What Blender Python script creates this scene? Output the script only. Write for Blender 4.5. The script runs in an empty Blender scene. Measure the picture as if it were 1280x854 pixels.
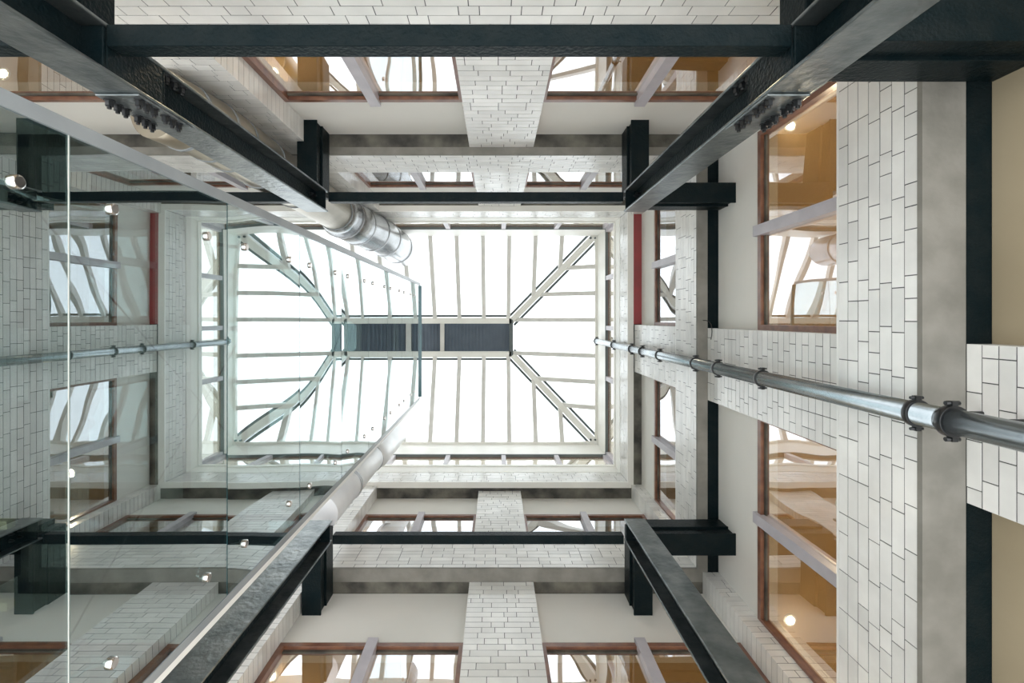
import bpy, bmesh, math, random
from mathutils import Vector, Matrix
R = random.Random(7)
SC = bpy.context.scene
COL = SC.collection
PI = math.pi

# ------------------------------------------------------------------ camera
# The camera lies on its back in the light well: world +Z is up (away from the lens),
# +X is to the right and +Y towards the bottom edge of the photograph.
FPX = 620.0
cd = bpy.data.cameras.new('camera'); cam = bpy.data.objects.new('camera', cd); COL.objects.link(cam)
cam.location = (0, 0, 0); cam.rotation_euler = (PI, 0, 0)
cd.sensor_fit = 'HORIZONTAL'; cd.sensor_width = 36.0
cd.lens = FPX / 1280 * 36.0
cd.shift_x = (640 - 620) / 1280; cd.shift_y = -(427 - 398) / 1280
cd.clip_start = 0.02; cd.clip_end = 200
SC.camera = cam
# ------------------------------------------------------------------ sky
W = bpy.data.worlds.new('overcast'); SC.world = W; W.use_nodes = True
bg = W.node_tree.nodes['Background']
bg.inputs['Color'].default_value = (0.955, 0.985, 1.0, 1); bg.inputs['Strength'].default_value = 1.45
# ------------------------------------------------------------------ exposure
SC.view_settings.view_transform = 'Standard'; SC.view_settings.look = 'None'
SC.view_settings.gamma = 1; SC.view_settings.exposure = 1.0
SC.view_settings.use_curve_mapping = False

# ------------------------------------------------------------------ materials
def srgb(r, g, b):
    f = lambda c: (c / 255 / 12.92) if c / 255 <= 0.04045 else ((c / 255 + 0.055) / 1.055) ** 2.4
    return (f(r), f(g), f(b), 1)

def mat(name, c1, c2=None, rough=0.5, metal=0.0, scale=6.0, bump=0.0, bscale=None, spec=0.5, per_object=0.0, coat=0.0, detail=6, stretch=None):
    m = bpy.data.materials.new(name); m.use_nodes = True
    nt = m.node_tree; N = nt.nodes; L = nt.links; b = N['Principled BSDF']
    b.inputs['Roughness'].default_value = rough; b.inputs['Metallic'].default_value = metal
    b.inputs['Specular IOR Level'].default_value = spec; b.inputs['Coat Weight'].default_value = coat
    b.inputs['Coat Roughness'].default_value = 0.12
    geo = N.new('ShaderNodeNewGeometry')
    src = geo.outputs['Position']
    if stretch:
        mp = N.new('ShaderNodeMapping'); mp.inputs['Scale'].default_value = stretch
        L.new(src, mp.inputs['Vector']); src = mp.outputs[0]
    nz = N.new('ShaderNodeTexNoise'); nz.inputs['Scale'].default_value = scale; nz.inputs['Detail'].default_value = detail
    L.new(src, nz.inputs['Vector'])
    mx = N.new('ShaderNodeMix'); mx.data_type = 'RGBA'
    mx.inputs[6].default_value = c1; mx.inputs[7].default_value = c2 or c1
    ramp = N.new('ShaderNodeMapRange'); ramp.inputs[1].default_value = 0.35; ramp.inputs[2].default_value = 0.65
    L.new(nz.outputs[0], ramp.inputs[0]); L.new(ramp.outputs[0], mx.inputs[0])
    out = mx.outputs[2]
    if per_object:
        oi = N.new('ShaderNodeObjectInfo')
        mr = N.new('ShaderNodeMapRange'); mr.inputs[3].default_value = 1 - per_object; mr.inputs[4].default_value = 1 + per_object * 0.5
        L.new(oi.outputs['Random'], mr.inputs[0])
        hs = N.new('ShaderNodeHueSaturation'); L.new(mr.outputs[0], hs.inputs['Value']); L.new(out, hs.inputs['Color'])
        out = hs.outputs[0]
    L.new(out, b.inputs['Base Color'])
    if bump:
        nb = N.new('ShaderNodeTexNoise'); nb.inputs['Scale'].default_value = bscale or scale * 4; nb.inputs['Detail'].default_value = 4
        L.new(src, nb.inputs['Vector'])
        bp = N.new('ShaderNodeBump'); bp.inputs['Strength'].default_value = bump; bp.inputs['Distance'].default_value = 0.01
        L.new(nb.outputs[0], bp.inputs['Height']); L.new(bp.outputs[0], b.inputs['Normal'])
    return m

def glass(name, tint, refl, base, rough=0.0, warp=0.0, wscale=1.5):
    """Thin pane: Fresnel mirror over clear glass; base = reflectance of its coating at normal view."""
    m = bpy.data.materials.new(name); m.use_nodes = True
    nt = m.node_tree; N = nt.nodes; L = nt.links
    for n in list(N): N.remove(n)
    o = N.new('ShaderNodeOutputMaterial'); mx = N.new('ShaderNodeMixShader')
    t = N.new('ShaderNodeBsdfTransparent'); t.inputs[0].default_value = tint
    g = N.new('ShaderNodeBsdfGlossy'); g.inputs['Color'].default_value = refl; g.inputs['Roughness'].default_value = rough
    fr = N.new('ShaderNodeFresnel'); fr.inputs[0].default_value = 1.5
    # two surfaces: 2R/(1+R), then the coating's base reflectance on top
    a = N.new('ShaderNodeMath'); a.operation = 'MULTIPLY'; a.inputs[1].default_value = 2
    b_ = N.new('ShaderNodeMath'); b_.operation = 'ADD'; b_.inputs[1].default_value = 1
    c = N.new('ShaderNodeMath'); c.operation = 'DIVIDE'
    L.new(fr.outputs[0], a.inputs[0]); L.new(fr.outputs[0], b_.inputs[0]); L.new(a.outputs[0], c.inputs[0]); L.new(b_.outputs[0], c.inputs[1])
    mr = N.new('ShaderNodeMapRange'); mr.inputs[3].default_value = base; mr.inputs[4].default_value = 1.0
    L.new(c.outputs[0], mr.inputs[0])
    geo = N.new('ShaderNodeNewGeometry')
    inv = N.new('ShaderNodeMath'); inv.operation = 'SUBTRACT'; inv.inputs[0].default_value = 1; L.new(geo.outputs['Backfacing'], inv.inputs[1])
    fin = N.new('ShaderNodeMath'); fin.operation = 'MULTIPLY'; L.new(mr.outputs[0], fin.inputs[0]); L.new(inv.outputs[0], fin.inputs[1])
    L.new(fin.outputs[0], mx.inputs[0]); L.new(t.outputs[0], mx.inputs[1]); L.new(g.outputs[0], mx.inputs[2]); L.new(mx.outputs[0], o.inputs[0])
    if warp:
        nb = N.new('ShaderNodeTexNoise'); nb.inputs['Scale'].default_value = wscale; nb.inputs['Detail'].default_value = 0
        L.new(geo.outputs['Position'], nb.inputs['Vector'])
        bp = N.new('ShaderNodeBump'); bp.inputs['Strength'].default_value = 1; bp.inputs['Distance'].default_value = warp
        L.new(nb.outputs[0], bp.inputs['Height']); L.new(bp.outputs[0], g.inputs['Normal'])
    return m

def emit(name, col, s):
    m = bpy.data.materials.new(name); m.use_nodes = True; b = m.node_tree.nodes['Principled BSDF']
    b.inputs['Emission Color'].default_value = col; b.inputs['Emission Strength'].default_value = s
    return m

M = {}
M['brick'] = mat('glazed_brick', (0.88, 0.86, 0.82, 1), (0.79, 0.77, 0.735, 1), rough=0.22, scale=5, bump=0.12, bscale=14, per_object=0.10, spec=0.6)
M['mortar'] = mat('mortar', (0.05, 0.05, 0.05, 1), (0.13, 0.125, 0.12, 1), rough=0.9, scale=20)
M['plaster'] = mat('cream_plaster', (0.82, 0.79, 0.735, 1), (0.77, 0.745, 0.69, 1), rough=0.7, scale=1.2)
M['render'] = mat('tan_plaster', (0.40, 0.325, 0.215, 1), (0.33, 0.265, 0.17, 1), rough=0.8, scale=1.0)
M['concrete'] = mat('grey_concrete', (0.26, 0.245, 0.215, 1), (0.19, 0.18, 0.155, 1), rough=0.8, scale=5, bump=0.3, bscale=22)
M['steel'] = mat('dark_painted_steel', (0.004, 0.010, 0.012, 1), (0.009, 0.014, 0.015, 1), rough=0.36, scale=9, bump=0.5, bscale=55, spec=0.08)
M['column'] = mat('glossy_column_paint', (0.13, 0.15, 0.155, 1), (0.24, 0.26, 0.26, 1), rough=0.30, scale=7, bump=0.55, bscale=24, spec=0.5, metal=0.85)
M['steel_old'] = mat('stained_steel', (0.035, 0.032, 0.028, 1), (0.16, 0.15, 0.12, 1), rough=0.6, scale=4, bump=0.4, bscale=30)
M['steel_red'] = mat('red_oxide_steel', (0.36, 0.055, 0.06, 1), (0.28, 0.06, 0.06, 1), rough=0.5, scale=5)
M['wood'] = mat('mahogany_frame', (0.16, 0.065, 0.040, 1), (0.25, 0.11, 0.06, 1), rough=0.32, scale=12, spec=0.6)
M['mullion'] = mat('pale_mullion_paint', (0.56, 0.52, 0.55, 1), (0.48, 0.45, 0.48, 1), rough=0.4, scale=5)
M['white'] = mat('white_trim', (0.85, 0.84, 0.80, 1), None, rough=0.5)
M['cream'] = mat('cream_frame_paint', (0.88, 0.86, 0.80, 1), (0.84, 0.82, 0.765, 1), rough=0.45, scale=3)
M['rafter'] = mat('rafter_paint', (0.74, 0.72, 0.68, 1), (0.68, 0.66, 0.62, 1), rough=0.5, scale=6)
M['gasket'] = mat('dark_gasket', (0.10, 0.12, 0.12, 1), None, rough=0.5)
M['louvre'] = mat('blue_grey_sheet', (0.075, 0.105, 0.14, 1), (0.10, 0.13, 0.17, 1), rough=0.45, scale=3)
M['tanwall'] = mat('amber_ceiling', (0.56, 0.42, 0.235, 1), (0.50, 0.37, 0.205, 1), rough=0.6, scale=1.0)
M['roomwall'] = mat('room_wall', (0.72, 0.56, 0.34, 1), None, rough=0.7)
M['carpet'] = mat('room_floor', (0.50, 0.42, 0.32, 1), None, rough=0.9)
M['galv'] = mat('galvanised_duct', (0.50, 0.51, 0.52, 1), (0.40, 0.41, 0.42, 1), rough=0.25, metal=0.9, scale=4, bump=0.1, bscale=5)
M['warmduct'] = mat('warm_reflection_duct', (0.44, 0.39, 0.31, 1), (0.36, 0.32, 0.25, 1), rough=0.3, metal=0.85, scale=4, bump=0.1, bscale=5)  # galvanised metal with the warm rooms' reflection put into its base colour
M['whiteduct'] = mat('white_duct', (0.86, 0.86, 0.86, 1), (0.78, 0.78, 0.79, 1), rough=0.35, metal=0.2, scale=4)
M['pipe'] = mat('grey_pipe_paint', (0.30, 0.34, 0.36, 1), (0.36, 0.40, 0.42, 1), rough=0.24, scale=8, bump=0.08, bscale=40, spec=1.0, metal=0.9)
M['black'] = mat('black_iron', (0.010, 0.011, 0.012, 1), None, rough=0.35, spec=0.6)
M['chrome'] = mat('polished_steel', (0.72, 0.68, 0.66, 1), None, rough=0.15, metal=1.0)
M['trimgrey'] = mat('grey_edge_channel', (0.30, 0.32, 0.33, 1), (0.24, 0.26, 0.27, 1), rough=0.35, scale=3)
M['window_glass'] = glass('window_glass', (0.84, 0.83, 0.78, 1), (0.95, 0.97, 1.0, 1), 0.40, warp=0.0045, wscale=1.8)
M['screen_glass'] = glass('screen_glass', (0.46, 0.56, 0.55, 1), (0.80, 0.865, 0.885, 1), 0.60)
M['roof_glass'] = glass('roof_glass', (0.97, 0.99, 1.0, 1), (1, 1, 1, 1), 0.0)
M['glass_edge'] = mat('glass_edge', (0.03, 0.12, 0.14, 1), None, rough=0.15, spec=1.0)
M['lamp'] = emit('downlight_lens', (1, 0.88, 0.70, 1), 30)

# ------------------------------------------------------------------ helpers
def bx(bm, x0, x1, y0, y1, z0, z1):
    if x0 > x1: x0, x1 = x1, x0
    if y0 > y1: y0, y1 = y1, y0
    if z0 > z1: z0, z1 = z1, z0
    v = [bm.verts.new((x, y, z)) for x in (x0, x1) for y in (y0, y1) for z in (z0, z1)]
    for f in ((0, 1, 3, 2), (4, 6, 7, 5), (0, 4, 5, 1), (2, 3, 7, 6), (0, 2, 6, 4), (1, 5, 7, 3)):
        bm.faces.new([v[i] for i in f])

def bar(bm, p, q, w, h, up=(0, 0, 1)):
    """box of width w, height h (along up) running from p to q"""
    p = Vector(p); q = Vector(q); d = (q - p).normalized(); u = Vector(up)
    s = d.cross(u).normalized(); u = s.cross(d).normalized()
    v = []
    for e in (p, q):
        for a, b in ((-1, -1), (1, -1), (1, 1), (-1, 1)):
            v.append(bm.verts.new(e + s * a * w / 2 + u * b * h / 2))
    for f in ((3, 2, 1, 0), (4, 5, 6, 7), (0, 1, 5, 4), (1, 2, 6, 5), (2, 3, 7, 6), (3, 0, 4, 7)):
        bm.faces.new([v[i] for i in f])

def tube(bm, pts, radii, n=24, caps=True):
    pts = [Vector(p) for p in pts]
    if not isinstance(radii, (list, tuple)): radii = [radii] * len(pts)
    rings = []; side = None
    for i, p in enumerate(pts):
        d = (pts[min(i + 1, len(pts) - 1)] - pts[max(i - 1, 0)]).normalized()
        if side is None:
            side = d.cross(Vector((0, 1, 0.01))).normalized()
        side = (side - d * side.dot(d)).normalized(); up = d.cross(side)
        rings.append([bm.verts.new(p + (side * math.cos(a) + up * math.sin(a)) * radii[i]) for a in (2 * PI * k / n for k in range(n))])
    for a, b in zip(rings, rings[1:]):
        for k in range(n):
            f = bm.faces.new((a[k], a[(k + 1) % n], b[(k + 1) % n], b[k])); f.smooth = True
    if caps:
        bm.faces.new(rings[0][::-1]); bm.faces.new(rings[-1])

def obj(name, bm, m, parent=None, smooth=False):
    me = bpy.data.meshes.new(name)
    bmesh.ops.recalc_face_normals(bm, faces=bm.faces[:])
    bm.to_mesh(me); bm.free(); me.materials.append(m)
    o = bpy.data.objects.new(name, me); COL.objects.link(o)
    if parent: o.parent = parent
    return o

def part(name, m, parent, *boxes):
    bm = bmesh.new()
    for b in boxes: bx(bm, *b)
    if m in (M['steel'], M['column']) and len(boxes) == 1 and name != 'steel_flange':
        bmesh.ops.recalc_face_normals(bm, faces=bm.faces[:])
        bmesh.ops.bevel(bm, geom=bm.edges[:], offset=.0045 if m is M['column'] else .004, segments=2, affect='EDGES', profile=.5)
    o = obj(name, bm, m, parent)
    return o

def tag(o, label, cat, group=None, kind=None):
    o['label'] = label; o['category'] = cat
    if group: o['group'] = group
    if kind: o['kind'] = kind
    return o

def thing(name, label, cat, loc=(0, 0, 0), group=None, kind=None):
    o = bpy.data.objects.new(name, None); o.location = loc; o.empty_display_size = 0.1; COL.objects.link(o)
    return tag(o, label, cat, group, kind)

def local(o, root):
    """put a part built in world coordinates under its thing"""
    o.parent = root; o.matrix_parent_inverse = Matrix.Translation(-root.location)
    return o

# ------------------------------------------------------------------ plan of the well (metres from the lens axis)
# wall: front of brick bands, face of pilasters, plaster plane
PL = {'right': (2.05, 2.15, 2.26), 'bottom': (2.55, 2.68, 2.80), 'top': (1.667, 1.74, 1.87), 'left': (4.65, 4.75, 4.86)}
def B(wall, s0, s1, o0, o1, z0, z1):
    if wall == 'right': return (o0, o1, s0, s1, z0, z1)
    if wall == 'left': return (-o1, -o0, s0, s1, z0, z1)
    if wall == 'bottom': return (s0, s1, o0, o1, z0, z1)
    return (s0, s1, -o1, -o0, z0, z1)
S = {'right': (-1.667, 2.55), 'left': (-1.667, 2.55), 'bottom': (-4.65, 2.05), 'top': (-4.65, 2.05)}
SB = {'right': (-1.87, 2.80), 'left': (-1.87, 2.80), 'bottom': (-4.86, 2.26), 'top': (-4.86, 2.26)}
SIDE = {'right': 'right-hand', 'left': 'far left', 'bottom': 'bottom', 'top': 'top'}
LV = [(2.38, 2.97, 4.26), (5.04, 5.65, 7.05)]      # soffit, sill, window head
ROOF0, BAND1, CL0, CL1, BASE, RIDGE = 7.70, 8.20, 8.60, 9.28, 10.0, 10.87
CW = .075; BL = .228

# shared brick block
bmb = bmesh.new(); bx(bmb, -.5, .5, -.5, .5, -.5, .5)
BRICK = bpy.data.meshes.new('brick'); bmesh.ops.recalc_face_normals(bmb, faces=bmb.faces[:]); bmb.to_mesh(BRICK); bmb.free(); BRICK.materials.append(M['brick'])

def brick_rows(s0, s1, z0, z1, seed, headers=.22):
    r = random.Random(seed); n = max(1, round((z1 - z0) / CW)); h = (z1 - z0) / n
    off = 0
    for k in range(n):
        off = (off + BL * r.choice((.5, .5, .38, .25))) % BL
        s = s0 - (BL - off) if off > .05 else s0
        while s < s1 - .004:
            ln = BL if r.random() > headers else BL / 2
            a, b = max(s, s0), min(s + ln, s1)
            if s1 - b < .035: b = s1
            if b - a > .03:
                yield a, b, z0 + k * h, z0 + (k + 1) * h, r.uniform(-.0013, .0008)
                s = b
            else:
                s = b
                if b >= s1 - .004: break

def lay_bricks(parent, wall, s0, s1, front, depth, z0, z1, seed):
    j = .0027; jz = .0032; cnt = 0
    for a, b, c, d, e in brick_rows(s0, s1, z0, z1, seed):
        x0, x1, y0, y1, w0, w1 = B(wall, a + j * (a > s0), b - j * (b < s1), front + e, front + depth, c + jz, d - jz)
        o = bpy.data.objects.new('brick', BRICK); o.parent = parent
        o.location = ((x0 + x1) / 2, (y0 + y1) / 2, (w0 + w1) / 2); o.scale = (abs(x1 - x0), abs(y1 - y0), abs(w1 - w0))
        COL.objects.link(o); cnt += 1
    return cnt

def band(wall, lv):
    """brick band under the windows with its soffit and the steel flange beside it"""
    z0, z1, _ = LV[lv]; f, p, b = PL[wall]
    if lv == 0: p, b = (p + .105, b + .12)
    s0, s1 = S[wall]
    nm = ['lower', 'upper'][lv]
    ext = 0 if wall in ('right', 'left') else 0
    m = part('mortar_bed', M['mortar'], None, B(wall, s0 - .05, s1 + .05, f + .002, b + .1, z0 + .03, z1 - .004))
    m.name = 'brick_band'
    tag(m, '%s band of white glazed brick below the windows on the %s wall' % (nm, SIDE[wall]), 'brick wall', kind='structure')
    lay_bricks(m, wall, s0, s1, f, .08, z0 + .03, z1, hash((wall[0], lv)) if False else (ord(wall[0]) * 10 + lv))
    e0, e1 = (s0 - (PL['top'][1] - PL['top'][0]), s1 + (PL['bottom'][1] - PL['bottom'][0])) if wall in ('right', 'left') else (s0, s1)
    part('soffit', M['concrete'], m, B(wall, e0 if wall in ('right', 'left') else s0, e1 if wall in ('right', 'left') else s1, f - .004, p, z0, z0 + .03))
    if wall in ('right', 'left'):
        g0, g1 = -PL['top'][2], PL['bottom'][2]
    else:
        g0, g1 = -PL['left'][2], PL['right'][2]
    part('steel_flange', M['steel'] if (wall, lv) in (('right', 1), ('right', 0)) else M['steel_old'], m, B(wall, g0 - .12 * (lv == 0), g1 + .12 * (lv == 0), p, b + .02, z0 + .004, z0 + .03))
    part('sill', M['white'], m, B(wall, s0, s1, f + .001, b + .05, z1, z1 + .018))

def pilaster(wall, s0, s1, z0, z1, label, face=None, back=None, seed=1, name='brick_pilaster'):
    f, p, b = PL[wall]
    p = face or p; b = back or b
    core = part(name, M['mortar'], None, B(wall, s0 + .002, s1 - .002, p + .002, b + .02, z0, z1))
    tag(core, label, 'brick pier', kind='structure')
    lay_bricks(core, wall, s0, s1, p, b - p - .002 if b - p > .05 else .06, z0, z1, seed)
    return core

# plaster walls (headers above the windows and the strips down to the sills behind piers)
WSP = {'right': [(-1.60, .10), (.83, 2.60)], 'left': [(-1.60, .10), (.83, 2.60)],
       'top': [(-4.70, -2.46), (-1.81, -.27), (.38, 2.10)], 'bottom': [(-4.70, -2.48), (-1.85, -.27), (.38, 2.10)]}
T = .16
for wall in ('right', 'top', 'bottom', 'left'):
    f, p, b = PL[wall]; s0, s1 = SB[wall]
    boxes = []
    for (z0, zs, zh), ztop in zip(LV, (LV[1][0], ROOF0)):
        boxes.append(B(wall, s0, s1, b, b + T, zh, ztop))
        cuts = [s0] + [v for sp in WSP[wall] for v in sp] + [s1]
        for a, c in zip(cuts[::2], cuts[1::2]):
            if c - a > .01: boxes.append(B(wall, a, c, b, b + T, z0 + .03, zh))
        
    w = part('wall_' + wall, M['plaster'], None, *boxes)
    tag(w, 'cream plastered wall above the windows on the %s side of the well' % SIDE[wall], 'wall', kind='structure')
# plaster below the lowest band
for wall, m_ in (('right', 'render'), ('top', 'render'), ('bottom', 'render')):
    f, p, b = PL[wall]; s0, s1 = SB[wall]
    w = part('wall_%s_lower' % wall, M[m_], None, B(wall, s0 - .12, s1 + .12, b + .12, b + .28, .9, LV[0][0]))
    tag(w, 'tan plastered wall below the lower brick band on the %s side' % SIDE[wall], 'wall', kind='structure')

for wall in ('right', 'top', 'bottom', 'left'):
    for lv in (0, 1):
        if wall == 'left' and lv == 0: continue
        band(wall, lv)

# pilasters between the windows
for lv, (za, zb) in enumerate(((2.97, 5.04), (5.65, 7.70))):
    nm = ['lower', 'upper'][lv]
    pilaster('right', .10, .83, za, zb, '%s glazed brick pilaster behind the grey pipe on the right-hand wall' % nm, seed=31 + lv)
    pilaster('top', -.27, .38, za, zb, '%s white brick pilaster in the middle of the top wall' % nm, seed=41 + lv)
    pilaster('bottom', -.27, .38, za, zb, '%s white brick pilaster in the middle of the bottom wall' % nm, seed=51 + lv)
    pilaster('left', .10, .83, za, zb, '%s brick pilaster on the far left wall behind the glass screen' % nm, seed=61 + lv)
    pilaster('top', -2.46, -1.81, za, zb, '%s brick pier beside the metal duct at the top left' % nm, face=1.667, seed=71 + lv, name='brick_pier')
    pilaster('bottom', -2.48, -1.85, za, zb, '%s brick pier at the bottom left behind the steel column' % nm, face=2.60, seed=81 + lv, name='brick_pier')
    pilaster('bottom', 2.10, 2.26, za, zb, '%s brick corner pier at the bottom right' % nm, face=2.58, back=2.80, seed=91 + lv, name='brick_pier')
    pilaster('top', 2.10, 2.26, za, zb, '%s brick corner pier at the top right' % nm, face=1.62, back=1.87, seed=95 + lv, name='brick_pier')
pilaster('right', .123, .885, 1.0, 2.38, 'nearest glazed brick pilaster at the right edge, below the grey concrete soffit', face=2.257, back=2.38, seed=33)

# top storey: brick band, frames, clerestory
def ring(bm, o, t, z0, z1):
    """rectangular ring following the well: o outside the brick front, thickness t"""
    x0, x1, y0, y1 = -4.65 - o, 2.05 + o, -1.667 - o, 2.55 + o
    bx(bm, x0 - t, x1 + t, y0 - t, y0, z0, z1); bx(bm, x0 - t, x1 + t, y1, y1 + t, z0, z1)
    bx(bm, x0 - t, x0, y0, y1, z0, z1); bx(bm, x1, x1 + t, y0, y1, z0, z1)
def ringpart(name, m, parent, *a):
    bm = bmesh.new()
    for q in a: ring(bm, *q)
    return obj(name, bm, m, parent)
tb = ringpart('brick_band', M['mortar'], None, (.006, .25, ROOF0 + .03, BAND1))
tag(tb, 'topmost narrow band of white brick all round under the skylight', 'brick wall', kind='structure')
ringpart('soffit', M['cream'], tb, (-.004, .09, ROOF0, ROOF0 + .03))
for wall in ('top', 'bottom', 'right', 'left'):
    s0, s1 = SB[wall]
    part('steel_flange', M['steel_red'] if wall == 'right' else M['steel_old'], tb, *([B(wall, s0, .09, PL[wall][0] + .086, PL[wall][2] + .01, ROOF0 + .004, ROOF0 + .05)] if wall == 'right' else [B(wall, s0, s1, PL[wall][0] + .086, PL[wall][2] + .01, ROOF0 + .004, ROOF0 + .05)]))
part('steel_flange', M['steel_old'], tb, B('right', .84, 2.80, 2.136, 2.27, ROOF0 + .004, ROOF0 + .05))
bm = bmesh.new()
for wall in ('top', 'bottom', 'right', 'left'):
    s0, s1 = S[wall]; f = PL[wall][0]
    for a, b_, c, d, e in brick_rows(s0, s1, ROOF0 + .03, BAND1, ord(wall[0])):
        bx(bm, *B(wall, a + .003, b_ - .003, f + e, f + .08, c + .003, d - .003))
st = obj('band_bricks', bm, M['brick'], tb); st['kind'] = 'stuff'

cf = ringpart('trim_1', M['cream'], None, (-.005, .2, BAND1, CL0 - .01), (-.02, .2, BAND1 + .30, CL0 - .012))
tag(cf, 'cream painted curb between the topmost brick band and the clerestory', 'trim', kind='structure')
cf = ringpart('trim_2', M['cream'], None, (-.005, .2, CL1, BASE))
tag(cf, 'cream painted curb right under the skylight', 'trim', kind='structure')
ringpart('dark_strip', M['gasket'], cf, (-.009, .05, CL1 - .035, CL1 + .0))  # solid dark strip along the foot of the curb
n = 0
for wall in ('top', 'bottom', 'right', 'left'):
    s0, s1 = S[wall]; f = PL[wall][0]
    n += 1
    cl = thing('window_%d' % n, 'low clerestory window strip of clear panes under the skylight on the %s side' % SIDE[wall], 'window', kind='structure')
    part('frame', M['wood'], cl, B(wall, s0, s1, f + .02, f + .07, CL0 - .01, CL0 + .02), B(wall, s0, s1, f + .02, f + .07, CL1 - .03, CL1))
    if wall in ('right', 'left'): ps = [s0 + .02, -.75, .18, 1.12, s1 - .02]
    else: ps = [s0 + .02, -3.95, -2.93, -1.91, -.89, .14, 1.12, s1 - .02]
    for a in ps: part('post', M['mullion'], cl, B(wall, a - .04, a + .04, f - .003, f + .08, CL0 - .012, CL1))
    for a, c in zip(ps, ps[1:]): part('pane', M['window_glass'], cl, B(wall, a + .04, c - .04, f + .045, f + .055, CL0 + .02, CL1 - .03))

# ------------------------------------------------------------------ windows
wn = 4
PLACE = {('right', 0): 'above the grey pipe', ('right', 1): 'below the grey pipe', ('left', 0): 'upper half', ('left', 1): 'lower half'}
def window(wall, s0, s1, lv, where):
    global wn; wn += 1
    z0 = LV[lv][1] + .018; z1 = LV[lv][2]; b = PL[wall][2]; t = .045
    w = thing('window_%d' % wn, '%s-storey window with mahogany frame, %s' % (['lower', 'upper'][lv], where), 'window', kind='structure')
    part('window_frame', M['wood'], w, B(wall, s0, s1, b - .012, b + .05, z1 - t, z1 + .004), B(wall, s0, s0 + t, b - .012, b + .05, z0, z1 - t),
         B(wall, s1 - t, s1, b - .012, b + .05, z0, z1 - t), B(wall, s0 + t, s1 - t, b - .012, b + .05, z0, z0 + t))
    part('glazing_bead', M['steel_old'], w, B(wall, s0 + t, s1 - t, b + .018, b + .045, z1 - t - .03, z1 - t))
    if wall == 'top' and s0 < -4 and lv == 0:
        part('pane', M['window_glass'], w, B(wall, s0 + t, s1 - t, b + .025, b + .035, z0 + t, z1 - t)); return
    m = (s0 + s1) / 2
    part('mullion', M['mullion'], w, B(wall, m - .045, m + .045, b - .04, b + .06, z0, z1 + .03))
    for a, c in ((s0 + t, m - .045), (m + .045, s1 - t)):
        part('pane', M['window_glass'], w, B(wall, a, c, b + .025, b + .035, z0 + t, z1 - t))
for lv in (0, 1):
    for wall in ('right', 'top', 'bottom', 'left'):
        names = {'right': ['right-hand wall above the grey pipe', 'right-hand wall below the grey pipe'],
                 'left': ['far left wall, top half, behind the screen', 'far left wall, bottom half, behind the screen'],
                 'top': ['top wall at far left beyond the duct', 'top wall left of the middle pilaster', 'top wall right of the middle pilaster'],
                 'bottom': ['bottom wall at far left behind the screen', 'bottom wall left of the middle pilaster', 'bottom wall right of the middle pilaster']}[wall]
        for (a, c), nm in zip(WSP[wall], names):
            window(wall, a, c, lv, nm)

# rooms behind the windows
def slab(name, m, o, t, z0, z1, label, cat):
    x0, x1, y0, y1 = -4.86 - o, 2.26 + o, -1.87 - o, 2.80 + o
    bm = bmesh.new()
    bx(bm, x0 - t, x1 + t, y0 - t, y0, z0, z1); bx(bm, x0 - t, x1 + t, y1, y1 + t, z0, z1)
    bx(bm, x0 - t, x0, y0, y1, z0, z1); bx(bm, x1, x1 + t, y0, y1, z0, z1)
    return tag(obj(name, bm, m), label, cat, kind='structure')
for i, (z0, zs, zh) in enumerate(LV):
    nm = ['lower', 'upper'][i]
    slab('ceiling', M['tanwall'], T, 1.7, zh + .05, zh + .12, 'amber ceiling seen through the %s windows' % nm, 'ceiling')
    slab('floor', M['carpet'], .12 if i == 0 else .0, 1.8, z0 + .05, z0 + .12, 'brown floor slab behind the %s brick bands' % nm, 'floor')
    w = slab('wall_room_%s' % nm, M['roomwall'], 1.6, .1, z0 + .12, zh + .05, 'tan back wall of the rooms behind the %s windows' % nm, 'wall')

# downlights in the rooms
lamps = [(-1.93, -2.13, 0, 'top left by the duct'), (-4.27, -2.12, 0, 'far top left corner'), (-1.95, 3.10, 0, 'bottom left window'),
         (2.55, -1.67, 0, 'right-hand upper window'), (2.55, 2.62, 0, 'right-hand lower window near the corner'), (-1.97, 3.12, 1, 'upper bottom left window'),
         (1.1, -2.6, 0, 'top window right of the pilaster'), (1.2, 3.5, 0, 'bottom window right of the pilaster'), (3.1, .5, 0, 'room behind the pipe'),
         (2.9, 2.2, 1, 'upper right-hand room'), (1.2, -2.5, 1, 'upper top room'), (-.9, 3.5, 0, 'bottom room left of the pilaster'), (3.0, -1.0, 0, 'right-hand room towards the top'),
         (-5.5, .4, 0, 'far left room'), (-5.5, .4, 1, 'upper far left room'), (-.9, -2.6, 0, 'top room left of the pilaster'), (3.0, 1.6, 0, 'right-hand room towards the bottom')]
for x, y, lv, wh in lamps:
    z = LV[lv][2] + .05
    d = thing('downlight', 'small round ceiling downlight, %s' % wh, 'lamp', (x, y, z), 'ceiling downlights in the rooms')
    bm = bmesh.new(); tube(bm, [(x, y, z - .012), (x, y, z)], .055, 16); local(obj('trim_ring', bm, M['white']), d)
    bm = bmesh.new(); tube(bm, [(x, y, z - .016), (x, y, z - .012)], .035, 16); local(obj('lens', bm, M['lamp']), d)
    ld = bpy.data.lights.new('downlight_lamp', 'SPOT'); ld.energy = 60; ld.spot_size = 2.5; ld.spot_blend = .8; ld.color = (1, .82, .60); ld.shadow_soft_size = .05
    lo = bpy.data.objects.new('lamp_source', ld); lo.location = (0, 0, -.03); lo.parent = d; COL.objects.link(lo)

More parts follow.
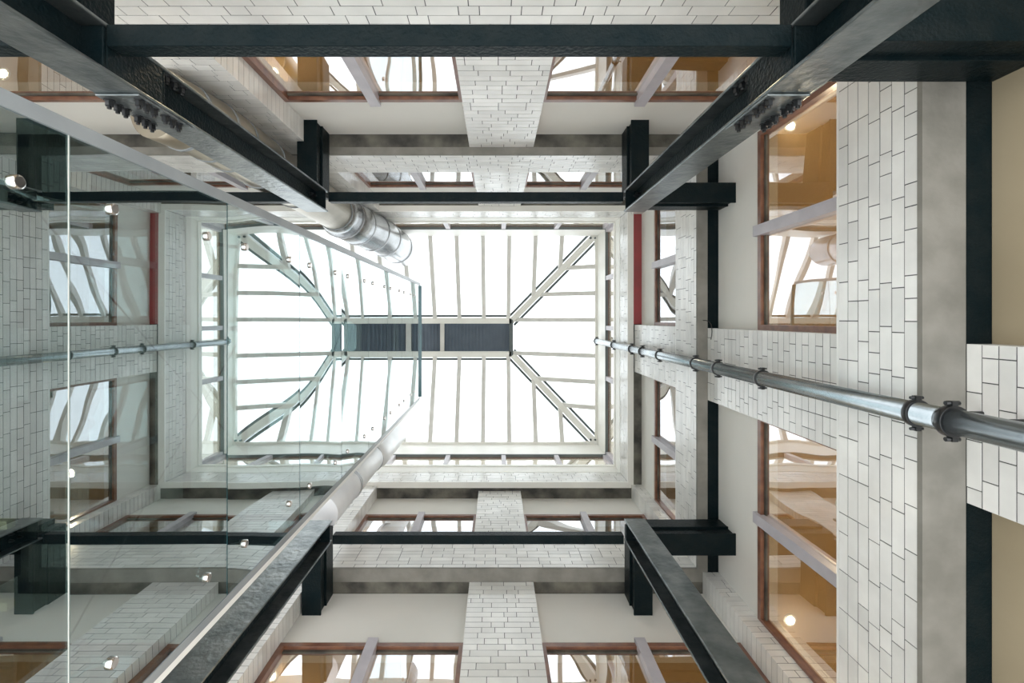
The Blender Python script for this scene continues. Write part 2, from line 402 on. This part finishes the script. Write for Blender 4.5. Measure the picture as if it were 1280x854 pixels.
# ------------------------------------------------------------------ skylight
X0, X1, Y0, Y1 = -4.65, 2.05, -1.72, 2.55
YC = .42; RW = .35
RX0, RX1 = -3.0, .33
sk = thing('skylight', 'large hipped glass skylight with cream rafters over the well', 'skylight', (0, 0, BASE), kind='structure')
def P_(name, bm, m): return local(obj(name, bm, m), sk)
bm = bmesh.new()
w = .10
bx(bm, X0 - .05, X1 + .05, Y0 - .05, Y0 + w * .5, BASE, BASE + .08); bx(bm, X0 - .05, X1 + .05, Y1 - w * .5, Y1 + .05, BASE, BASE + .08)
bx(bm, X0 - .05, X0 + w * .5, Y0, Y1, BASE, BASE + .08); bx(bm, X1 - w * .5, X1 + .05, Y0, Y1, BASE, BASE + .08)
P_('base_frame', bm, M['cream'])
zr = RIDGE
# ridge frame
bm = bmesh.new()
for y in (YC - RW - .02, YC + RW + .02): bar(bm, (RX0, y, zr), (RX1, y, zr), .13, .10)
bar(bm, (RX0, YC - RW, zr), (RX0, YC + RW, zr), .09, .10)
P_('ridge_frame', bm, M['cream'])
bm = bmesh.new(); bar(bm, (RX1, YC - RW - .06, zr), (RX1, YC + RW + .06, zr), .085, .10); P_('ridge_end_bar', bm, M['gasket'])
# ridge panel with standing ribs, two bars across
bm = bmesh.new(); bx(bm, RX0, RX1, YC - RW, YC + RW, zr + .10, zr + .14)
x = RX0
while x < RX1 - .03:
    bx(bm, x + .02, x + .05, YC - RW, YC + RW, zr + .075, zr + .10); x += .075
P_('ridge_panel', bm, M['louvre'])
for x in (-2.2, -1.18):
    bm = bmesh.new(); bar(bm, (x, YC - RW, zr + .03), (x, YC + RW, zr + .03), .09, .05); P_('ridge_cross_bar', bm, M['rafter'])
# rafters, purlin, panes
def rafter(p, q, wd=.085):
    bm = bmesh.new(); bar(bm, p, q, wd, .11); P_('rafter', bm, M['rafter'])
xs = [.27 + .535 * k for k in range(-6, 3)]
def roofz(y, yedge):  # height on the long slopes
    return BASE + .05 + (zr - BASE) * min(1, abs(y - yedge) / abs(YC - yedge))
def hipx(t, xe, xr): return xe + (xr - xe) * t
for x in xs:
    for ye, yr in ((Y0, YC - RW), (Y1, YC + RW)):
        t = 1.0
        if x > RX1: t = (X1 - x) / (X1 - RX1)
        if x < RX0: t = (x - X0) / (RX0 - X0)
        yq = ye + (yr - ye) * t; zq = BASE + .06 + (zr - BASE - .02) * t
        rafter((x, ye, BASE + .06), (x, yq, zq))
        if t == 1.0:
            pass
ends = [-1.05, -.51, .03, .76, 1.29, 1.81]
for xe, xr in ((X1, RX1), (X0, RX0)):
    for y in ends:
        if y < YC - RW: t = (y - Y0) / (YC - RW - Y0)
        elif y > YC + RW: t = (Y1 - y) / (Y1 - YC - RW)
        else: t = 1
        rafter((xe, y, BASE + .06), (xe + (xr - xe) * t, y, BASE + .06 + (zr - BASE - .02) * t))
for xe, xr in ((X1, RX1), (X0, RX0)):
    for ye, yr in ((Y0, YC - RW), (Y1, YC + RW)):
        p = Vector((xe, ye, BASE + .05)); q = Vector((xr, yr, zr + .04))
        s = (q - p).cross(Vector((0, 0, 1))).normalized()
        bm = bmesh.new(); bar(bm, p, q, .13, .14); P_('hip_rafter', bm, M['cream'])
        bm = bmesh.new()
        for k in (-1, 1): bar(bm, p + s * k * .105 + Vector((0, 0, .05)), q + s * k * .105 + Vector((0, 0, .05)), .05, .06)
        P_('hip_gasket', bm, M['gasket'])
# bolts at the hip feet and the row of gutter vents below the ridge
for ye, k in ((Y0, 1), (Y1, -1)):
    for dx in (.05, .14):
        bm = bmesh.new(); tube(bm, [(X1 - dx, ye + k * .1, BASE - .01), (X1 - dx, ye + k * .1, BASE + .03)], .02, 8); P_('hip_bolt', bm, M['gasket'])
bm = bmesh.new()
for y in (YC - RW - .12, YC + RW + .12): bar(bm, (RX0, y, zr - .03), (RX1 - .05, y, zr - .03), .05, .02)
P_('ridge_gutter', bm, M['gasket'])
# glazing: one pane between each pair of rafters
def pane4(pts):
    bm = bmesh.new(); v = [bm.verts.new(p) for p in pts]; v2 = [bm.verts.new(Vector(p) + Vector((0, 0, .012))) for p in pts]
    n_ = len(v); bm.faces.new(v); bm.faces.new(v2[::-1])
    for i in range(n_): bm.faces.new((v[i], v[(i + 1) % n_], v2[(i + 1) % n_], v2[i]))
    P_('pane', bm, M['roof_glass'])
def slope_pt(x, ye, yr):
    t = 1.0
    if x > RX1: t = max(0, (X1 - x) / (X1 - RX1))
    if x < RX0: t = max(0, (x - X0) / (RX0 - X0))
    return (x, ye + (yr - ye) * t, BASE + .13 + (zr - BASE) * t)
cx = sorted([X0] + xs + [X1])
for ye, yr in ((Y0, YC - RW), (Y1, YC + RW)):
    for a, c in zip(cx, cx[1:]):
        pa, pc = slope_pt(a, ye, yr), slope_pt(c, ye, yr)
        mids = [slope_pt(m_, ye, yr) for m_ in (RX1, RX0) if a < m_ < c]
        pts = [(a, ye, BASE + .13), (c, ye, BASE + .13), pc] + mids + [pa]
        pts = [p for i, p in enumerate(pts) if i == 0 or (Vector(p) - Vector(pts[i - 1])).length > .01]
        if (Vector(pts[0]) - Vector(pts[-1])).length < .01: pts = pts[:-1]
        pane4(pts)
cy = [Y0] + ends + [Y1]
def end_pt(y, xe, xr):
    if y < YC - RW: t = (y - Y0) / (YC - RW - Y0)
    elif y > YC + RW: t = (Y1 - y) / (Y1 - YC - RW)
    else: t = 1
    return (xe + (xr - xe) * t, y, BASE + .13 + (zr - BASE) * t)
for xe, xr in ((X1, RX1), (X0, RX0)):
    for a, c in zip(cy, cy[1:]):
        pa, pc = end_pt(a, xe, xr), end_pt(c, xe, xr)
        mids = [end_pt(m_, xe, xr) for m_ in (YC + RW, YC - RW) if a < m_ < c]
        pts = [(xe, a, BASE + .13), (xe, c, BASE + .13), pc] + mids + [pa]
        pts = [p for i, p in enumerate(pts) if i == 0 or (Vector(p) - Vector(pts[i - 1])).length > .01]
        if (Vector(pts[0]) - Vector(pts[-1])).length < .01: pts = pts[:-1]
        pane4(pts)

# ------------------------------------------------------------------ steel columns
ZT = 4.67
def hexbolt(parent, p, n_, r=.017, h=.028, name='bolt'):
    bm = bmesh.new(); p = Vector(p); n_ = Vector(n_)
    tube(bm, [p, p + n_ * .004], r * 1.35, 10); tube(bm, [p + n_ * .004, p + n_ * h], r, 6)
    tube(bm, [p + n_ * h, p + n_ * (h + .012)], r * .55, 8)
    for f in bm.faces: f.smooth = False
    return local(obj(name, bm, M['black']), parent)
def column(x0, x1, yi, sgn, label, splice):
    """I-section column, flanges facing the middle; yi = inner flange face, sgn = away from the middle"""
    c = thing('steel_column', label, 'steel column', ((x0 + x1) / 2, yi + sgn * .1, -.6), 'four corner columns in the well')
    xm = (x0 + x1) / 2; yo = yi + sgn * .20; t = .016
    for a, b_, nm in ((yi, yi + sgn * t, 'inner_flange'), (yo - sgn * t, yo, 'outer_flange')):
        o = part(nm, M['column'], None, (x0, x1, a, b_, -.6, ZT)); local(o, c)
    local(part('web', M['steel'], None, (xm - .006, xm + .006, yi + sgn * t, yo - sgn * t, -.6, ZT)), c)
    for z in (2.01, 2.37, 4.62):
        local(part('stiffener', M['steel'], None, (x0 + .006, x1 - .006, yi + sgn * t, yo - sgn * t, z - .008, z + .008)), c)
    # connection box where the storey beams meet the column
    for z0, z1 in ((2.02, 2.36),):
        for xx in (x0 + .004, x1 - .012):
            local(part('end_plate', M['steel'], None, (xx, xx + .008, yi + sgn * t, yo - sgn * t, z0, z1)), c)
    if splice:
        local(part('splice_plate', M['column'], None, (x0 + .004, x1 - .004, yi - sgn * .012, yi, 2.20, 2.60)), c)
        for xx in (x0 + .035, x1 - .035):
            for z in (2.245, 2.295, 2.345, 2.425, 2.475, 2.525): hexbolt(c, (xx, yi - sgn * .012, z), (0, -sgn, 0))
        for xx in (x0 + .035, x1 - .035):
            for z in (2.43, 2.49, 2.55): hexbolt(c, (xx, yo - sgn * t, z), (0, -sgn, 0), r=.015)
    inx = x1 if xm < 0 else x0; dx = 1 if xm < 0 else -1
    for z in (4.45, 4.53):
        for yy in (.06, .12): hexbolt(c, (xm + dx * .006, yi + sgn * yy, z), (dx, 0, 0), r=.013)
    return c
column(-1.785, -1.58, -1.0, -1, 'dark steel column with two rows of bolts at the top left, beside the duct', True)
column(1.20, 1.40, -1.0, -1, 'dark steel column with rows of bolts crossing the top right', True)
column(-1.76, -1.54, 1.90, 1, 'dark steel column at the bottom left next to the glass screen', False)
column(1.205, 1.40, 1.885, 1, 'dark steel column at the bottom right', False)

# ------------------------------------------------------------------ steel beams
def beam(label, axis, a0, a1, c0, c1, z0, z1, group, cap=False, stacked=False):
    """I-section along axis; c0..c1 its width, z0..z1 its height"""
    loc = ((a0 + a1) / 2, (c0 + c1) / 2, z0) if axis == 'x' else ((c0 + c1) / 2, (a0 + a1) / 2, z0)
    t = thing('steel_beam', label, 'steel beam', loc, group)
    cm = (c0 + c1) / 2
    zt = z0 + .175 if stacked else z1
    def bb(c_, d_, e_, f_): return (a0, a1, c_, d_, e_, f_) if axis == 'x' else (c_, d_, a0, a1, e_, f_)
    if z1 - z0 < .12:                       # hollow section
        local(part('hollow_section', M['steel'], None, bb(c0, c1, z0, z1)), t); return t
    local(part('bottom_flange', M['steel'], None, bb(c0, c1, z0, z0 + .018)), t)
    local(part('top_flange', M['steel'], None, bb(c0, c1, zt - .018, zt)), t)
    local(part('web', M['steel'], None, bb(c0 + .02, c1 - .02, z0 + .018, zt - .018)), t)
    if stacked: local(part('upper_section', M['steel'], None, bb(c0 + .004, c1 - .004, zt + .001, z1)), t)
    return t
GX, GY, GT = 'heavy beams bearing on the right-hand wall', 'beam stubs running back into the top and bottom walls', 'slim tie beams across the well'
beam('nearest slim dark tie beam across the whole top of the picture', 'x', -1.58, 1.20, -1.193, -1.105, 2.01, 2.10, GT)
beam('nearest slim tie beam beyond the bolted top left column', 'x', -4.6, -1.79, -1.193, -1.105, 2.01, 2.10, GT)
beam('higher slim tie beam across the top, in front of the upper windows', 'x', -1.58, 1.20, -1.190, -1.100, 4.67, 4.76, GT)
beam('higher slim tie beam left of the top left column, behind the screen', 'x', -4.6, -1.79, -1.190, -1.100, 4.67, 4.76, GT)
beam('slim tie beam across the lower part, below the skylight', 'x', -1.54, 1.205, 2.045, 2.13, 4.67, 4.76, GT)
beam('slim tie beam at the bottom left beyond the column and screen', 'x', -4.6, -1.765, 2.045, 2.13, 4.67, 4.76, GT)
beam('nearest heavy black beam at the top right corner', 'x', 1.405, 2.385, -1.32, -1.13, 2.017, 2.38, GX, stacked=True)
beam('higher heavy beam end bearing on the right-hand wall near the top', 'x', 1.405, 2.262, -1.28, -1.09, 4.67, 5.02, GX, stacked=True)
beam('heavy beam end bearing on the right-hand wall near the bottom', 'x', 1.405, 2.262, 2.03, 2.237, 4.67, 5.02, GX, stacked=True)
beam('short beam stub into the top wall beside the duct', 'y', -1.872, -1.203, -1.875, -1.687, 4.67, 5.035, GY, stacked=True)
beam('short beam stub into the top wall right of the middle', 'y', -1.872, -1.203, 1.273, 1.442, 4.67, 5.035, GY, stacked=True)
beam('short beam stub into the bottom wall left of the middle', 'y', 2.103, 2.802, -1.83, -1.65, 4.67, 5.035, GY, stacked=True)
beam('short beam stub into the bottom wall right of the middle', 'y', 2.088, 2.802, 1.30, 1.476, 4.67, 5.035, GY, stacked=True)
beam('nearest black beam stub at the top left edge of the picture', 'y', -1.985, -1.203, -2.0, -1.82, 2.01, 2.375, GY, stacked=True)
beam('nearest black beam stub at the top edge right of the middle', 'y', -1.985, -1.203, 1.353, 1.54, 2.01, 2.375, GY, stacked=True)

# ------------------------------------------------------------------ pipe on the right-hand wall
px, py = 1.95, .44
pp = thing('drain_pipe', 'long grey metal pipe with black clamps running up the right-hand brick pilaster', 'pipe', (px, py, .8))
bm = bmesh.new(); tube(bm, [(px, py, .8), (px, py, 2.16)], .055, 32); local(obj('pipe_length', bm, M['pipe']), pp)
bm = bmesh.new(); tube(bm, [(px, py, 2.16), (px, py, 9.65), ], .052, 32); local(obj('pipe_length', bm, M['pipe']), pp)
def clamp(z, r, h, big=False, back=2.05):
    bm = bmesh.new(); tube(bm, [(px, py, z - h / 2), (px, py, z - h / 2 + .002), (px, py, z + h / 2 - .002), (px, py, z + h / 2)], [r - .002, r, r, r - .002], 32)
    o = local(obj('clamp', bm, M['black']), pp)
    for s in (-1, 1):
        bm = bmesh.new()
        bx(bm, px - .012, px + .012, py + s * (r - .004), py + s * (r + .018), z - h / 2 + .002, z + h / 2 - .002)
        tube(bm, [(px - .03, py + s * (r + .009), z), (px + .03, py + s * (r + .009), z)], .007 if not big else .010, 8)
        q = obj('clamp_lug', bm, M['black']); q.parent = o
    if back > px + r:
        bm = bmesh.new(); tube(bm, [(px + r - .005, py, z), (back + .01, py, z)], .009, 8); local(obj('wall_pin', bm, M['black']), pp)
for z, back in ((3.63, 2.15), (4.35, 2.15), (4.84, 2.15), (5.9, 2.05), (6.6, 2.15), (7.11, 2.15), (8.2, 2.05), (9.6, 2.05)): clamp(z, .062, .026, back=back)
clamp(2.30, .063, .03, back=2.257); clamp(2.12, .068, .034, True, back=2.257)
bm = bmesh.new()
tube(bm, [Vector((2.10 + .05 * math.sin(k * .35), .02 + .02 * k - .04 * math.sin(k * .5), 5.03 - .018 * k)) for k in range(9)], .004, 6)
tag(obj('cable', bm, M['black']), 'thin loose black cable hanging at the soffit above the grey pipe', 'cable')

# ------------------------------------------------------------------ ducts
dk = thing('ventilation_duct', 'fat galvanised metal duct with joint rings rising at the top left to the skylight', 'duct', (-2.15, -1.42, 3.1))
path = [(-2.26, -1.43, 3.30), (-2.20, -1.42, 3.5), (-2.16, -1.42, 3.75), (-2.15, -1.42, 4.0), (-2.15, -1.42, 6.6)]
bm = bmesh.new(); tube(bm, path, .235, 40); local(obj('duct_riser', bm, M['warmduct']), dk)
bm = bmesh.new(); tube(bm, [(-2.15, -1.42, 6.6), (-2.14, -1.42, 6.9)], [.235, .30], 40); local(obj('duct_reducer', bm, M['galv']), dk)
bm = bmesh.new(); tube(bm, [(-2.14, -1.42, 6.9), (-2.10, -1.41, 7.5), (-1.98, -1.38, 7.95), (-1.90, -1.35, 8.4), (-1.86, -1.33, 8.9), (-1.85, -1.32, 9.75)], .30, 40); local(obj('duct_elbow', bm, M['galv']), dk)
for p, q, r in (((-2.20, -1.42, 3.5), (.25, 0, 1), .24), ((-2.16, -1.42, 3.75), (.1, 0, 1), .24), ((-2.15, -1.42, 4.0), (0, 0, 1), .24), ((-2.15, -1.42, 4.5), (0, 0, 1), .243), ((-2.15, -1.42, 5.3), (0, 0, 1), .243), ((-2.15, -1.42, 6.6), (0, 0, 1), .246), ((-2.14, -1.42, 6.92), (0, 0, 1), .308),
                ((-2.10, -1.41, 7.5), (.15, .04, 1), .308), ((-1.98, -1.38, 7.95), (.22, .07, 1), .308), ((-1.90, -1.35, 8.4), (.12, .05, 1), .308), ((-1.855, -1.325, 9.2), (0, 0, 1), .306)):
    p = Vector(p); q = Vector(q).normalized(); bm = bmesh.new(); tube(bm, [p - q * .014, p + q * .014], r, 40); local(obj('joint_ring', bm, M['trimgrey'] if r < .3 else M['galv']), dk)
dk2 = thing('ventilation_duct', 'slimmer white round duct rising along the bottom edge of the glass screen', 'duct', (-1.8, 2.0, 5.12))
bm = bmesh.new(); tube(bm, [(-1.82, 2.02, 5.12), (-1.82, 2.02, 6.9), (-1.80, 2.0, 7.1)], .19, 36); local(obj('duct_riser', bm, M['whiteduct']), dk2)
bm = bmesh.new(); tube(bm, [(-1.80, 2.0, 7.1), (-1.76, 2.02, 7.35), (-1.76, 2.02, 9.7)], .19, 36); local(obj('duct_elbow', bm, M['whiteduct']), dk2)
for z in (6.0, 7.1, 8.3):
    bm = bmesh.new(); tube(bm, [(-1.81, 2.01, z - .012), (-1.81, 2.01, z + .012)], .203, 36); local(obj('joint_ring', bm, M['galv']), dk2)

# ------------------------------------------------------------------ glass screen of the lift shaft
G = 1.55; GY0, GY1 = -.665, 1.60
sc_ = thing('glass_screen', 'tall frameless glass screen of the lift shaft on the left, mirroring the skylight', 'glass screen', (-G, .4, -.2))
joints = [-.30, .74, 1.80, 2.86, 3.92, 4.98, 6.04, 7.10, 8.16, 9.22, 10.1]
r2 = random.Random(5)
for a, c in zip(joints, joints[1:]):
    bm = bmesh.new(); nu, nv = 14, 20; amp = (.0046 if 2.5 < a < 5.5 else .0012) * r2.choice((-1, 1)) * r2.uniform(.6, 1.2)
    a_, c_ = a + .005, c - .005
    def P3(i, j, off):
        u, v = i / nu, j / nv
        return (-G + off + amp * math.sin(PI * u) * (math.sin(PI * v) ** .3 if 0 < j < nv else 0), GY0 + (GY1 - GY0) * v, a_ + (c_ - a_) * u)
    F = [[bm.verts.new(P3(i, j, 0)) for j in range(nv + 1)] for i in range(nu + 1)]
    K = [[bm.verts.new(P3(i, j, -.012)) for j in range(nv + 1)] for i in range(nu + 1)]
    for i in range(nu):
        for j in range(nv):
            f = bm.faces.new((F[i][j], F[i][j + 1], F[i + 1][j + 1], F[i + 1][j])); f.smooth = True
            f = bm.faces.new((K[i][j], K[i + 1][j], K[i + 1][j + 1], K[i][j + 1])); f.smooth = True
    F = [[bm.verts.new(v.co) for v in row] for row in F]; K = [[bm.verts.new(v.co) for v in row] for row in K]
    for i in range(nu):
        bm.faces.new((F[i][0], F[i + 1][0], K[i + 1][0], K[i][0])); bm.faces.new((F[i][nv], K[i][nv], K[i + 1][nv], F[i + 1][nv]))
    for j in range(nv):
        bm.faces.new((F[0][j], K[0][j], K[0][j + 1], F[0][j + 1])); bm.faces.new((F[nu][j], F[nu][j + 1], K[nu][j + 1], K[nu][j]))
    bm.normal_update()
    me = bpy.data.meshes.new('glass_panel'); bm.to_mesh(me); bm.free(); me.materials.append(M['screen_glass'])
    o = bpy.data.objects.new('glass_panel', me); COL.objects.link(o); local(o, sc_)
local(part('glass_edge', M['glass_edge'], None, (-G - .013, -G + .035, GY0, GY1, 10.1, 10.125)), sc_)
for z in joints[1:-1]:
    local(part('joint_seal', M['white'] if z < 2 else M['glass_edge'], None, (-G - .011, -G - .001, GY0, GY1, z - .002, z + .002)), sc_)
local(part('edge_channel', M['trimgrey'], None, (-G - .03, -G + .008, GY0 - .055, GY0, -.3, 10.1)), sc_)
local(part('edge_channel', M['trimgrey'], None, (-G - .03, -G + .004, GY1, GY1 + .045, -.3, 10.1)), sc_)
local(part('edge_strip', M['white'], None, (-G - .06, -G - .005, GY1 + .046, GY1 + .09, -.3, 10.1)), sc_)
for zj in joints[1:-1]:
    for yy in (-.44, 1.39):
        for dz in (-.2, .2):
            z = zj + dz
            bm = bmesh.new(); tube(bm, [(-G - .03, yy, z), (-G + .001, yy, z), (-G + .012, yy, z), (-G + .016, yy, z)], [.024, .024, .024, .018], 20)
            b_ = local(obj('glass_button', bm, M['chrome']), sc_)
        for dz in (-.2, .2):
            bm = bmesh.new()
            tube(bm, [(-G - .02, yy, zj + dz), (-G - .07, yy, zj + dz * .9), (-G - .12, yy, zj + dz * .3), (-G - .13, yy, zj)], [.010, .010, .012, .014], 10)
            local(obj('spider_arm', bm, M['chrome']), sc_)
# rods that stiffen the screen, posts behind it
for k, (a, c) in enumerate(((-.3, 1.8), (1.8, 3.92), (3.92, 6.04), (6.04, 8.16), (8.16, 10.0))):
    for y0_, y1_ in ((-.44, 1.39), (1.39, -.44)):
        bm = bmesh.new(); xo = -G - .13 - (.03 if y0_ < 0 else 0)
        tube(bm, [(xo, y0_, a), (xo, y1_, c)], .004, 8); local(obj('tension_rod', bm, M['black']), sc_)

# small lift gear behind the screen at the left edge
lg = thing('lift_bracket', 'dark lift lock box with handle and tan plates behind glass, left edge', 'bracket', (-1.80, .88, 1.78))
local(part('housing', M['steel'], None, (-1.86, -1.76, .76, .95, 1.74, 1.84)), lg)
local(part('plate', M['roomwall'], None, (-1.90, -1.735, .72, .75, 1.76, 1.79)), lg)
local(part('plate', M['roomwall'], None, (-1.90, -1.735, 1.01, 1.04, 1.76, 1.79)), lg)
bm = bmesh.new(); tube(bm, [(-1.765, .80, 1.74), (-1.765, .80, 1.715), (-1.765, .91, 1.715), (-1.765, .91, 1.74)], .008, 10); local(obj('handle', bm, M['chrome']), lg)
